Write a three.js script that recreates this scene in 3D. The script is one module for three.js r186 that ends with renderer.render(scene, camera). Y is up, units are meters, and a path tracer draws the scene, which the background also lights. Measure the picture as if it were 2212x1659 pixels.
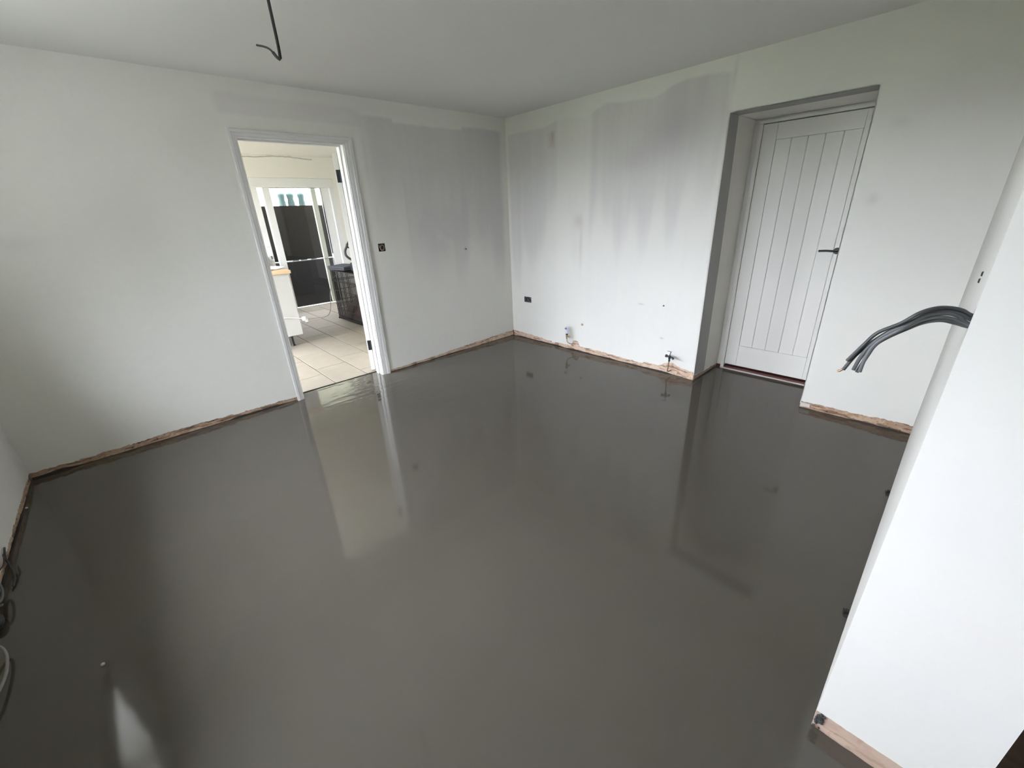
import * as THREE from 'three';
import { RoundedBoxGeometry } from 'three/addons/geometries/RoundedBoxGeometry.js';
import { mergeGeometries } from 'three/addons/utils/BufferGeometryUtils.js';

// ---------------------------------------------------------------- camera, sky, exposure
const scene = new THREE.Scene();
const camera = new THREE.PerspectiveCamera(86.112, 2212 / 1659, 0.02, 200);
camera.position.set(-3.5145, 1.4699, 3.7863);
camera.rotation.order = 'YXZ';
camera.rotation.set(-0.3958, -0.7383, -0.0448);
camera.updateMatrixWorld(true);

const renderer = new THREE.WebGLRenderer({ antialias: true });
renderer.toneMapping = THREE.LinearToneMapping;
renderer.toneMappingExposure = 1.31;
renderer.outputColorSpace = THREE.SRGBColorSpace;
renderer.shadowMap.enabled = true;

const SKY = 33.0;                       // overcast sky, brighter towards the zenith
{
  const w = 64, h = 128, data = new Float32Array(w * h * 4);
  for (let j = 0; j < h; j++) {
    const el = ((j + 0.5) / h - 0.5) * Math.PI;
    const s = el > 0 ? (0.55 + 1.15 * Math.sin(el)) : 0.15;
    for (let i = 0; i < w; i++) {
      const k = (j * w + i) * 4;
      data[k] = SKY * s * 0.92; data[k + 1] = SKY * s * 0.972; data[k + 2] = SKY * s * 1.11; data[k + 3] = 1;
    }
  }
  const t = new THREE.DataTexture(data, w, h, THREE.RGBAFormat, THREE.FloatType);
  t.mapping = THREE.EquirectangularReflectionMapping;
  t.magFilter = THREE.LinearFilter; t.minFilter = THREE.LinearFilter;
  t.needsUpdate = true;
  scene.background = t;
}

// ---------------------------------------------------------------- small helpers
const PI = Math.PI, V = (x, y, z) => new THREE.Vector3(x, y, z);
let seed = 20250611;
const rnd = () => { seed = (seed * 1664525 + 1013904223) >>> 0; return seed / 4294967296; };
const rr = (a, b) => a + (b - a) * rnd();
const hash = (i, j, s) => {
  let n = (Math.imul(i, 374761393) + Math.imul(j, 668265263) + Math.imul(s, 974634541)) | 0;
  n = Math.imul(n ^ (n >>> 13), 1274126177); n ^= n >>> 16;
  return (n >>> 0) / 4294967296;
};
const vn = (x, y, s = 1) => {
  const i = Math.floor(x), j = Math.floor(y), fx = x - i, fy = y - j;
  const u = fx * fx * fx * (fx * (fx * 6 - 15) + 10), v = fy * fy * fy * (fy * (fy * 6 - 15) + 10);
  const a = hash(i, j, s), b = hash(i + 1, j, s), c = hash(i, j + 1, s), d = hash(i + 1, j + 1, s);
  return a + (b - a) * u + (c - a) * v + (a - b - c + d) * u * v;
};
const fbm = (x, y, s = 1, n = 4) => { let t = 0, a = 0.5, m = 0; for (let k = 0; k < n; k++) { t += a * vn(x, y, s + k * 17); m += a; a *= 0.5; x *= 2.03; y *= 2.03; } return t / m; };
const sst = (a, b, x) => { const t = Math.min(1, Math.max(0, (x - a) / (b - a))); return t * t * (3 - 2 * t); };
const lerp = (a, b, t) => a + (b - a) * t;
const table = (pts, x) => {            // piecewise linear
  if (x <= pts[0][0]) return pts[0][1];
  for (let i = 1; i < pts.length; i++) if (x <= pts[i][0]) return lerp(pts[i - 1][1], pts[i][1], (x - pts[i - 1][0]) / (pts[i][0] - pts[i - 1][0]));
  return pts[pts.length - 1][1];
};
const enc = (c) => 255 * (c <= 0.0031308 ? 12.92 * c : 1.055 * Math.pow(c, 1 / 2.4) - 0.055);
function tex(w, h, f, srgb = true) {   // f(u, v) -> linear [r, g, b] or a grey value
  const d = new Uint8Array(w * h * 4);
  for (let j = 0; j < h; j++) for (let i = 0; i < w; i++) {
    const c = f((i + 0.5) / w, (j + 0.5) / h), k = (j * w + i) * 4;
    for (let q = 0; q < 3; q++) { const v = Math.min(1, Math.max(0, typeof c === 'number' ? c : c[q])); d[k + q] = srgb ? enc(v) : 255 * v; }
    d[k + 3] = 255;
  }
  const t = new THREE.DataTexture(d, w, h, THREE.RGBAFormat);
  t.colorSpace = srgb ? THREE.SRGBColorSpace : THREE.NoColorSpace;
  t.magFilter = THREE.LinearFilter; t.minFilter = THREE.LinearMipmapLinearFilter; t.generateMipmaps = true;
  t.wrapS = t.wrapT = THREE.RepeatWrapping; t.needsUpdate = true;
  return t;
}
const std = (rgb, roughness = 0.8, o = {}) => new THREE.MeshStandardMaterial({ color: new THREE.Color().setRGB(...rgb), roughness, ...o });

const names = {};
const numbered = (n) => { const k = names[n] = (names[n] ?? -1) + 1; return k ? n + '_' + String(k).padStart(3, '0') : n; };
function mesh(name, geo, mat, parent = scene) {
  const g = Array.isArray(geo) ? merge(geo) : geo;
  const m = new THREE.Mesh(g, mat);
  m.name = numbered(name); m.castShadow = m.receiveShadow = true;
  parent.add(m);
  return m;
}
function merge(list) {
  const l = list.map((g) => { const q = g.index ? g.toNonIndexed() : g.clone(); for (const k of Object.keys(q.attributes)) if (!['position', 'normal', 'uv'].includes(k)) q.deleteAttribute(k); return q; });
  return mergeGeometries(l);
}
function group(name, pos = [0, 0, 0], turn = 0, parent = scene) {
  const g = new THREE.Group(); g.name = numbered(name); g.position.set(...pos); g.rotation.y = turn; parent.add(g);
  return g;
}
function tag(o, label, category, grp) { o.userData = { label, category }; if (grp) o.userData.group = grp; return o; }
function struct(o, label) { o.userData.kind = 'structure'; if (label) o.userData.label = label; return o; }
// box from min corner to max corner
const bb = (x0, y0, z0, x1, y1, z1) => { const g = new THREE.BoxGeometry(Math.abs(x1 - x0), Math.abs(y1 - y0), Math.abs(z1 - z0)); g.translate((x0 + x1) / 2, (y0 + y1) / 2, (z0 + z1) / 2); return g; };
const rb = (x0, y0, z0, x1, y1, z1, r = 0.003, s = 2) => { const g = new RoundedBoxGeometry(Math.abs(x1 - x0), Math.abs(y1 - y0), Math.abs(z1 - z0), s, r); g.translate((x0 + x1) / 2, (y0 + y1) / 2, (z0 + z1) / 2); return g; };
const curve = (pts) => new THREE.CatmullRomCurve3(pts.map((p) => V(...p)), false, 'centripetal');
const tube = (pts, r, seg = 48, rad = 10) => new THREE.TubeGeometry(curve(pts), seg, r, rad);
function cyl(a, b, r0, r1 = r0, n = 16) {
  const A = V(...a), B = V(...b), g = new THREE.CylinderGeometry(r1, r0, A.distanceTo(B), n);
  g.applyQuaternion(new THREE.Quaternion().setFromUnitVectors(V(0, 1, 0), B.clone().sub(A).normalize()));
  g.translate((A.x + B.x) / 2, (A.y + B.y) / 2, (A.z + B.z) / 2);
  return g;
}
const ball = (p, r, sx = 1, sy = 1, sz = 1) => { const g = new THREE.SphereGeometry(r, 18, 12); g.scale(sx, sy, sz); g.translate(...p); return g; };

// ---------------------------------------------------------------- room measures (metres)
const H = 2.4, XL = -4.302;            // ceiling height, left wall plane
const DX0 = -2.615, DX1 = -1.845, DH = 2.044;      // doorway to the kitchen, in the wall z = 0
const RZ0 = 2.359, RZ1 = 3.185, RH = 2.057, RD = 0.5;   // door recess in the wall x = 0
const PZ = 3.82, PZ1 = 4.126, PX = -2.384;         // partition wall between the two rooms
const WT = 0.014;                      // plaster thickness

// ---------------------------------------------------------------- materials
const PAINT = [0.84, 0.825, 0.76], GREY = [0.68, 0.655, 0.64];
const mix3 = (a, b, t) => [lerp(a[0], b[0], t), lerp(a[1], b[1], t), lerp(a[2], b[2], t)];
const gauss = (x, y, cx, cy, rx, ry) => Math.exp(-(((x - cx) / rx) ** 2 + ((y - cy) / ry) ** 2));
// streaks left by a wide brush or roller drawn up and down: one tone per column, ragged ends
const streak = (s, y, f, sd) => {
  const c = vn(s * f, 0.5, sd), e = vn(s * f * 2.7 + 9, y * 0.8, sd + 3), d = vn(s * f * 7, y * 1.6, sd + 5);
  return 0.5 * c + 0.32 * e + 0.18 * d;
};
const backMap = tex(1024, 576, (u, v) => {          // wall z = 0: thin mist coat over grey plaster right of the doorway
  const x = XL + u * -XL, y = v * H;
  const wob = 0.05 * (fbm(x * 3, y * 3, 11) - 0.5);
  let m = sst(-1.72, -1.54, x + wob * 2.2) * (1 - sst(-0.13, -0.04, x + 0.03 * (fbm(y * 5, 3, 12) - 0.5)));
  const top = 2.275 - 0.06 * Math.floor(vn(x * 2.6, 1.5, 21) * 3) / 2 + 0.02 * (fbm(x * 9, y * 2, 14) - 0.5);
  m *= 1 - sst(top - 0.02, top + 0.015, y);
  const st = streak(x, y, 5.2, 31);
  const end = 1.0 + 0.8 * (vn(x * 5.5, 2, 41) - 0.4);
  m *= 0.06 + 0.94 * sst(end - 0.35, end + 0.4, y);
  let g = m * (0.45 + 0.75 * st);
  g *= 1 - 0.45 * (1 - sst(-1.345, -1.32, x)) * (1 - sst(1.55, 1.95, y));      // lighter first drop beside the architrave
  g += 0.55 * gauss(x, y, -0.8, 1.28, 0.26, 0.2) * sst(0.35, 0.6, fbm(x * 3, y * 3.4, 51));
  g += 0.3 * gauss(x, y, -0.55, 1.33, 0.16, 0.17) + 0.25 * gauss(x, y, -0.95, 1.1, 0.13, 0.22) + 0.28 * gauss(x, y, -0.16, 1.5, 0.11, 0.12) + 0.2 * gauss(x, y, -1.19, 1.35, 0.05, 0.12);
  g += 0.22 * gauss(x, y, -0.17, 2.18, 0.1, 0.07);
  g += 0.35 * gauss(x, y, -1.66, 1.95, 0.02, 0.22) + 0.22 * gauss(x, y, -1.63, 1.5, 0.018, 0.08);
  g += 0.3 * sst(-2.72, -2.66, x) * (1 - sst(-1.7, -1.62, x)) * sst(2.17, 2.2, y) * (1 - sst(2.29, 2.33, y + wob * 0.3));   // band over the door
  g += 0.12 * (fbm(x * 1.7, y * 1.7, 61) - 0.45) + 0.3 * gauss(x, y, -3.9, 1.42, 0.16, 0.05) + 0.12 * gauss(x, y, -3.4, 1.55, 0.16, 0.12);
  g += 0.3 * gauss(x, y, -0.669, 1.123, 0.018, 0.02);
  return mix3(PAINT, GREY, Math.min(1, Math.max(0, g * 1.05 + 0.05 * (fbm(x * 30, y * 30, 71, 2) - 0.5))));
});
const STAIN = [0.47, 0.36, 0.31], LILAC = [0.6, 0.565, 0.585];
const rightMap = tex(1024, 640, (u, v) => {         // wall x = 0
  const z = u * PZ, y = v * H;
  const wob = 0.05 * (fbm(z * 3, y * 3, 111) - 0.5);
  let m = sst(0.02, 0.06, z) * (1 - sst(2.3, 2.38, z + wob));
  const top = table([[0, 2.24], [0.55, 2.23], [0.75, 2.27], [1.1, 2.24], [1.3, 2.3], [1.75, 2.26], [2.0, 2.33], [2.2, 2.32], [2.4, 2.3]], z) + 0.02 * (fbm(z * 9, y * 3, 114) - 0.5);
  m *= 1 - sst(top - 0.015, top + 0.015, y);
  const end = table([[0, 0.85], [0.3, 0.8], [0.34, 0.95], [0.7, 1.3], [1.0, 0.95], [1.3, 1.25], [1.8, 1.3], [2.3, 1.5]], z) + 0.5 * (vn(z * 8, 3, 118) - 0.5);
  m *= 0.16 + 0.84 * sst(end - 0.15, end + 0.3, y);
  let g = m * (0.25 + 0.75 * streak(z, y, 6.5, 131));
  g *= 1 - 0.7 * sst(0.72, 0.76, z) * (1 - sst(1.12, 1.17, z + wob * 0.4));       // one drop rolled solid
  let c = mix3(PAINT, GREY, Math.min(1, Math.max(0, g + 0.1 * (fbm(z * 1.7, y * 1.7, 161) - 0.45))));
  const li = 0.85 * m * gauss(z, y, 1.95, 2.05, 0.24, 0.22) * sst(0.3, 0.6, fbm(z * 4, y * 3, 171)) + 0.45 * m * gauss(z, y, 1.62, 1.85, 0.2, 0.1) + 0.3 * m * gauss(z, y, 2.15, 2.27, 0.03, 0.16);
  c = mix3(c, LILAC, Math.min(1, li));
  const sx = sst(0.6, 0.625, z) * (1 - sst(0.70, 0.725, z)) * sst(2.03, 2.06, y) * (1 - sst(2.17, 2.2, y));
  c = mix3(c, STAIN, 0.22 * sx * (0.5 + fbm(z * 40, y * 12, 191)) + 0.4 * gauss(z, y, 0.675, 2.13, 0.016, 0.06) + 0.3 * gauss(z, y, 1.02, 1.36, 0.05, 0.06) + 0.22 * gauss(z, y, 1.055, 1.12, 0.018, 0.2));
  c = mix3(c, GREY, 0.5 * gauss(z, y, 2.36, 2.3, 0.012, 0.1) + 0.55 * gauss(z, y, 3.29, 1.451, 0.03, 0.035) + 0.3 * gauss(z, y, 3.32, 1.856, 0.04, 0.03) + 0.35 * gauss(z, y, 2.3, 2.12, 0.012, 0.02));
  c = mix3(c, [0.4, 0.37, 0.35], 0.5 * gauss(z, y, 1.78, 0.62, 0.025, 0.006) + 0.5 * gauss(z, y, 2.02, 0.33, 0.018, 0.008));
  return c;
});
const sideMap = tex(512, 512, (u, v) => mix3(PAINT, GREY, 0.16 * fbm(u * 4, v * 4, 211) + 0.1 * fbm(u * 16, v * 3, 215)));
const plasterBump = tex(512, 512, (u, v) => 0.7 * fbm(u * 7, v * 7, 301, 3) + 0.3 * fbm(u * 40, v * 40, 305, 3), false);
const wallMat = (map) => { const m = new THREE.MeshStandardMaterial({ map, roughness: 0.88 }); m.bumpMap = plasterBump; m.bumpScale = 0.0006; return m; };
const M = {
  back: wallMat(backMap), right: wallMat(rightMap), side: wallMat(sideMap),
  ceiling: std([0.8, 0.795, 0.755], 0.9),
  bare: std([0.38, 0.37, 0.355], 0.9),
  core: std([0.3, 0.25, 0.21], 0.95),
  gloss: std([0.8, 0.79, 0.76], 0.42),
  satin: std([0.755, 0.735, 0.68], 0.5),
  upvc: std([0.84, 0.84, 0.82], 0.3),
  black: std([0.012, 0.012, 0.013], 0.45),
  dark: std([0.03, 0.03, 0.032], 0.7),
  kpaint: std([0.85, 0.825, 0.755], 0.9),
  brass: std([0.45, 0.36, 0.2], 0.35, { metalness: 1 }),
  chrome: std([0.5, 0.5, 0.5], 0.25, { metalness: 1 }),
  copper: std([0.42, 0.24, 0.14], 0.42, { metalness: 1 }),
  glass: new THREE.MeshPhysicalMaterial({ color: 0xffffff, roughness: 0, transmission: 1, thickness: 0, ior: 1.5 }),
};
const crumb = (rgbA, rgbB, rgbC, sd) => tex(1024, 64, (u, v) => {      // hacked-off plaster edge: streaky old mortar and brick dust
  const a = fbm(u * 60, v * 5 + 3 * vn(u * 20, 1, sd), sd, 4), b = fbm(u * 150, v * 9, sd + 40, 3), l = vn(u * 30, v * 14 + 2.5 * fbm(u * 25, 0.5, sd + 7), sd + 9);
  let c = mix3(rgbA, rgbB, sst(0.35, 0.7, a));
  c = mix3(c, rgbC, 0.75 * sst(0.62, 0.8, l) + 0.5 * sst(0.65, 0.8, b));
  return c;
});
const stripMat = (A, B, C, sd) => std([1, 1, 1], 0.95, { map: crumb(A, B, C, sd) });
M.stripPale = stripMat([0.62, 0.45, 0.33], [0.7, 0.55, 0.43], [0.3, 0.17, 0.1], 401);
M.stripBrown = stripMat([0.42, 0.28, 0.19], [0.55, 0.4, 0.28], [0.14, 0.07, 0.04], 431);
M.stripSmooth = stripMat([0.55, 0.41, 0.32], [0.5, 0.36, 0.28], [0.42, 0.29, 0.2], 461);

// ---------------------------------------------------------------- floor: wet levelling screed
{
  const x0 = -4.33, x1 = 0.53, z0 = -0.128, z1 = 4.14, step = 0.0105;
  const nx = Math.round((x1 - x0) / step), nz = Math.round((z1 - z0) / step);
  const height = (x, z) => {
    const door = gauss(x, z, -2.25, 0.15, 0.7, 0.5), trail = gauss(x, z, -1.85, 0.7, 0.3, 0.9);
    const near = gauss(x, z, -3.95, 2.2, 0.3, 0.5);
    const long = 0.0009 * (fbm(x * 1.1, z * 1.1, 501, 2) - 0.5);
    const mid = 0.00032 * (vn(x * 5, z * 5, 511) - 0.5) * (0.25 + door + 0.9 * trail + 0.5 * near);
    const lip = gauss(x, z, -2.17, 0.22, 0.36, 0.27);
    const fine = 0.00042 * (fbm(x * 9, z * 16, 521, 2) - 0.5) * (1.0 * door + 4.0 * trail + 1.5 * near) + 0.0032 * (fbm(x * 7, z * 20, 527, 3) - 0.5) * lip;
    return long + mid + fine;
  };
  const P = new Float32Array((nx + 1) * (nz + 1) * 3), N = new Float32Array(P.length), U = new Float32Array((nx + 1) * (nz + 1) * 2), idx = [];
  const e = 0.004;
  for (let j = 0; j <= nz; j++) for (let i = 0; i <= nx; i++) {
    const k = j * (nx + 1) + i, x = x0 + i * step, z = z0 + j * step;
    P.set([x, height(x, z), z], k * 3);
    const n = V(-(height(x + e, z) - height(x - e, z)) / (2 * e), 1, -(height(x, z + e) - height(x, z - e)) / (2 * e)).normalize();
    N.set([n.x, n.y, n.z], k * 3);
    U.set([x / 4, z / 4], k * 2);
    if (i < nx && j < nz) idx.push(k, k + nx + 1, k + 1, k + 1, k + nx + 1, k + nx + 2);
  }
  const g = new THREE.BufferGeometry();
  g.setAttribute('position', new THREE.BufferAttribute(P, 3));
  g.setAttribute('normal', new THREE.BufferAttribute(N, 3));
  g.setAttribute('uv', new THREE.BufferAttribute(U, 2));
  g.setIndex(idx);
  const map = tex(512, 512, (u, v) => { const t = 0.94 + 0.12 * fbm(u * 6, v * 6, 541, 4); return [0.091 * t, 0.0805 * t, 0.064 * t]; });
  const bed = bb(x0, -0.09, z0, x1, -0.0045, z1), bp = bed.attributes.position, bu = bed.attributes.uv;
  for (let i = 0; i < bp.count; i++) bu.setXY(i, bp.getX(i) / 4, bp.getZ(i) / 4);
  const f = struct(mesh('floor', bed, new THREE.MeshPhysicalMaterial({ map, roughness: 0.9, specularIntensity: 0 })), 'wet grey levelling screed over the whole room floor');
  // the bleed water standing on the fresh screed
  mesh('water_film', g, new THREE.MeshPhysicalMaterial({ color: 0xffffff, roughness: 0.078, transmission: 1, thickness: 0, ior: 1.7 }), f);
}

// ---------------------------------------------------------------- walls
// A wall group stands in a plane: local x runs along it, local y is up, local +z faces the room.
const uvFromXY = (g, u0, uw, vh = H) => {
  const p = g.attributes.position, uv = g.attributes.uv;
  for (let i = 0; i < p.count; i++) uv.setXY(i, (p.getX(i) - u0) / uw, p.getY(i) / vh);
  return g;
};
const ext = (shape, depth) => { const g = new THREE.ExtrudeGeometry(shape, { depth, bevelEnabled: false, curveSegments: 8 }); g.translate(0, 0, -depth); return g; };
function jag(s0, s1, h, sd) {          // ragged lower edge of the plaster, left to right
  const pts = [];
  const n = Math.max(4, Math.round(Math.abs(s1 - s0) / 0.012));
  for (let i = 0; i <= n; i++) {
    const s = lerp(s0, s1, i / n);
    pts.push([s, Math.max(0.006, h(s) + 0.014 * (fbm(s * 22, 1, sd, 3) - 0.5) + 0.006 * (hash(i, 3, sd) - 0.5))]);
  }
  return pts;
}
function plate(points, holes = []) {
  const s = new THREE.Shape(points.map(([x, y]) => new THREE.Vector2(x, y)));
  for (const h of holes) s.holes.push(new THREE.Path(h.map(([x, y]) => new THREE.Vector2(x, y))));
  return s;
}
const rect = (x0, y0, x1, y1) => [[x0, y0], [x1, y0], [x1, y1], [x0, y1]];
// relief strip where the skirting was: old mortar standing a little behind the plaster
function strip(s0, s1, top, depth0, rough, sd) {
  const n = Math.max(2, Math.round((s1 - s0) / 0.01)), m = 12, pos = [], uv = [], idx = [];
  for (let j = 0; j <= m; j++) for (let i = 0; i <= n; i++) {
    const s = lerp(s0, s1, i / n), y = -0.02 + (top + 0.02) * j / m;
    const d = depth0 + rough * (fbm(s * 18, y * 60, sd, 3) - 0.6) + rough * 0.5 * (fbm(s * 70, y * 120, sd + 3, 2) - 0.5);
    pos.push(s, y, Math.min(d, -0.0008)); uv.push(s / 2.2, y / 0.14);
    if (i < n && j < m) { const k = j * (n + 1) + i; idx.push(k, k + 1, k + n + 1, k + 1, k + n + 2, k + n + 1); }
  }
  const g = new THREE.BufferGeometry();
  g.setAttribute('position', new THREE.Float32BufferAttribute(pos, 3));
  g.setAttribute('uv', new THREE.Float32BufferAttribute(uv, 2));
  g.setIndex(idx); g.computeVertexNormals();
  return g;
}
function darkLine(s0, s1, h, front, sd) {   // ragged dark line where the screed meets the mortar
  const n = Math.round((s1 - s0) / 0.02), up = [];
  for (let i = 0; i <= n; i++) { const s = lerp(s0, s1, i / n); up.push([s, Math.max(0.0012, h * (0.15 + 1.5 * fbm(s * 7, 2, sd, 3) * sst(0.25, 0.5, vn(s * 3, 4, sd))))]); }
  const g = ext(plate([[s0, -0.01], [s1, -0.01], ...up.reverse()]), 0.004);
  g.translate(0, 0, front + 0.004);
  return g;
}
M.lineDark = std([0.028, 0.023, 0.02], 0.6);  // near-black tone of the line at the screed edge

// back wall (z = 0) with the kitchen doorway
{
  const w = struct(group('wall_back'), 'white mist-coated wall with the doorway to the kitchen');
  const h = (x) => x < DX0 ? table([[-4.3, 0.047], [-4.05, 0.038], [-3.75, 0.044], [-3.48, 0.05], [-3.17, 0.04], [-2.67, 0.03]], x) : table([[-1.76, 0.02], [-1.3, 0.03], [-0.7, 0.05], [0, 0.068]], x);
  const left = plate([...jag(XL, DX0 - 0.03, h, 601), [DX0 - 0.03, DH + 0.03], [DX1 + 0.03, DH + 0.03], ...jag(DX1 + 0.03, 0, h, 602), [0, H], [XL, H]],
    [rect(-1.672, 1.180, -1.604, 1.25)]);
  mesh('plaster', uvFromXY(ext(left, WT), XL, -XL), M.back, w);
  mesh('exposed_mortar', [strip(XL, DX0 - 0.03, 0.09, -0.007, 0.012, 611)], M.stripBrown, w);
  mesh('exposed_mortar', [strip(DX1 + 0.03, 0, 0.1, -0.007, 0.01, 612)], M.stripPale, w);
  mesh('dark_line', [darkLine(XL, DX0 - 0.06, 0.011, -0.007, 621), darkLine(DX1 + 0.1, 0, 0.004, -0.007, 622)], M.lineDark, w);
  mesh('masonry', [bb(XL - 0.3, -0.1, -0.02, DX0 - 0.03, H, -0.128), bb(DX1 + 0.03, -0.1, -0.022, -1.672, H, -0.128), bb(-1.604, -0.1, -0.022, 0.6, H, -0.128),
    bb(-1.672, -0.1, -0.022, -1.604, 1.18, -0.128), bb(-1.672, 1.25, -0.022, -1.604, H, -0.128), bb(-1.672, 1.18, -0.06, -1.604, 1.25, -0.128),
    bb(DX0 - 0.03, DH + 0.03, -0.02, DX1 + 0.03, H, -0.128)], M.core, w);
  mesh('kitchen_plaster', [bb(-4.6, -0.1, -0.128, DX0 - 0.03, 2.5, -0.138), bb(DX1 + 0.03, -0.1, -0.128, 0.6, 2.5, -0.138), bb(DX0 - 0.03, DH + 0.03, -0.128, DX1 + 0.03, 2.5, -0.138)], M.kpaint, w);
}
// right wall (x = 0) with the door recess: local x = world z
{
  const w = struct(group('wall_right', [0, 0, 0], -PI / 2), 'patchy white wall with radiator pipes and the door recess');
  const h = (z) => table([[0, 0.07], [0.3, 0.062], [0.7, 0.036], [0.95, 0.05], [0.985, 0.115], [1.05, 0.112], [1.07, 0.06], [1.25, 0.06], [1.48, 0.055], [1.84, 0.042], [1.87, 0.06], [2.03, 0.06], [2.08, 0.1], [2.15, 0.12], [2.22, 0.09], [2.359, 0.07], [3.185, 0.052], [3.5, 0.056], [3.82, 0.066]], z);
  const sh = plate([...jag(0, RZ0, h, 631), [RZ0, RH], [RZ1, RH], ...jag(RZ1, PZ, h, 632), [PZ, H], [0, H]], [rect(0.216, 0.457, 0.335, 0.523)]);
  mesh('plaster', uvFromXY(ext(sh, WT), 0, PZ), M.right, w);
  mesh('exposed_mortar', strip(0, RZ0, 0.16, -0.006, 0.011, 641), M.stripPale, w);
  mesh('exposed_mortar', strip(RZ1 + 0.002, PZ, 0.1, -0.004, 0.012, 642), M.stripBrown, w);
  mesh('dark_line', [darkLine(0, RZ0 - 0.1, 0.008, -0.006, 651), darkLine(RZ1, PZ, 0.008, -0.005, 652)], M.lineDark, w);
  mesh('mortar_lump', rb(RZ1 + 0.004, 0.012, -0.008, RZ1 + 0.07, 0.042, 0.004, 0.008), std([0.66, 0.62, 0.56], 0.95), w).userData.label = 'pale lump of old plaster';
  const zb = -0.62;
  mesh('masonry', [bb(-0.14, -0.1, -0.02, 0.216, H, zb), bb(0.335, -0.1, -0.02, RZ0 - 0.004, H, zb), bb(0.216, -0.1, -0.02, 0.335, 0.457, zb), bb(0.216, 0.523, -0.02, 0.335, H, zb), bb(0.216, 0.457, -0.055, 0.335, 0.523, zb),
    bb(RZ1 + 0.004, -0.1, -0.02, 4.2, H, zb), bb(RZ0 - 0.004, RH + 0.004, -0.02, RZ1 + 0.004, H, zb), bb(RZ0 - 0.004, -0.1, -0.6, RZ1 + 0.004, RH + 0.004, zb)], M.core, w);
  // reveals of the recess
  const rev = (g) => { const p = g.attributes.position, uv = g.attributes.uv; for (let i = 0; i < p.count; i++) uv.setXY(i, p.getZ(i) + p.getX(i), p.getY(i) / 2); return g; };
  const hr = (s) => table([[0, 0.045], [0.2, 0.03], [0.45, 0.026]], s);
  const lp = ext(plate([...jag(0, RD + 0.06, hr, 661), [RD + 0.06, RH + 0.004], [0, RH + 0.004]]), 0.006);
  lp.rotateY(PI / 2); lp.translate(RZ0 + 0.002, 0, 0);
  mesh('reveal_plaster', [rev(lp), rev(bb(RZ1, 0.03, 0, RZ1 + 0.006, RH, -0.56)), rev(bb(RZ0, RH, 0, RZ1, RH + 0.006, -0.56))], M.side, w);
  const rs = strip(0, RD + 0.06, 0.06, -0.004, 0.008, 662);
  rs.rotateY(PI / 2); rs.translate(RZ0, 0, 0);
  mesh('exposed_mortar', rs, M.stripBrown, w);
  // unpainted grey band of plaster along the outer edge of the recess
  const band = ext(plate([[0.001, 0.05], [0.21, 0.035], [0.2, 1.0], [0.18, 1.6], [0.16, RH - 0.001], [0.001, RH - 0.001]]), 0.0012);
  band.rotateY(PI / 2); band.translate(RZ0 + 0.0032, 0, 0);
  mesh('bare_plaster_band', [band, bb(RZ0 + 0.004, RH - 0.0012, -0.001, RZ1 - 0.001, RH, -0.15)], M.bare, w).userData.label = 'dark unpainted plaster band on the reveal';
}
// left wall (x = XL): local x = -world z, with window_1 and (in the adjoining room) window_2
const W1 = { z0: 0.7, z1: 2.95, y0: 1.1, y1: 2.06 }, W2 = { z0: 5.8, z1: 6.8, y0: 0.85, y1: 1.95 };
{
  const w = struct(group('wall_left', [XL, 0, 0], PI / 2), 'white window wall at the left edge');
  const win = (o) => rect(-o.z1, o.y0, -o.z0, o.y1);
  const h = () => 0.046;
  const sh = plate([...jag(-8, 0, h, 671), [0, H], [-8, H]], [win(W1), win(W2)]);
  mesh('plaster', uvFromXY(ext(sh, WT), 0, 2), M.side, w);
  mesh('exposed_mortar', strip(-4.2, 0, 0.075, -0.006, 0.012, 672), M.stripBrown, w);
  mesh('dark_line', darkLine(-4, 0, 0.01, -0.006, 673), M.lineDark, w);
  const t0 = -WT - 0.002, t1 = -0.3, seg = [];
  for (const [a, b] of [[-8.2, -W2.z1], [-W2.z0, -W1.z1], [-W1.z0, 0.14]]) seg.push(bb(a, -0.1, t0, b, H, t1));
  for (const o of [W1, W2]) seg.push(bb(-o.z1, -0.1, t0, -o.z0, o.y0 - 0.02, t1), bb(-o.z1, o.y1, t0, -o.z0, H, t1));
  mesh('masonry', seg, M.core, w);
  const rev = [];
  for (const o of [W1, W2]) rev.push(bb(-o.z1, o.y0, 0, -o.z1 + 0.01, o.y1, t1), bb(-o.z0 - 0.01, o.y0, 0, -o.z0, o.y1, t1), bb(-o.z1, o.y1 - 0.01, 0, -o.z0, o.y1, t1));
  mesh('reveal_plaster', rev, M.satin, w);
}
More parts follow.
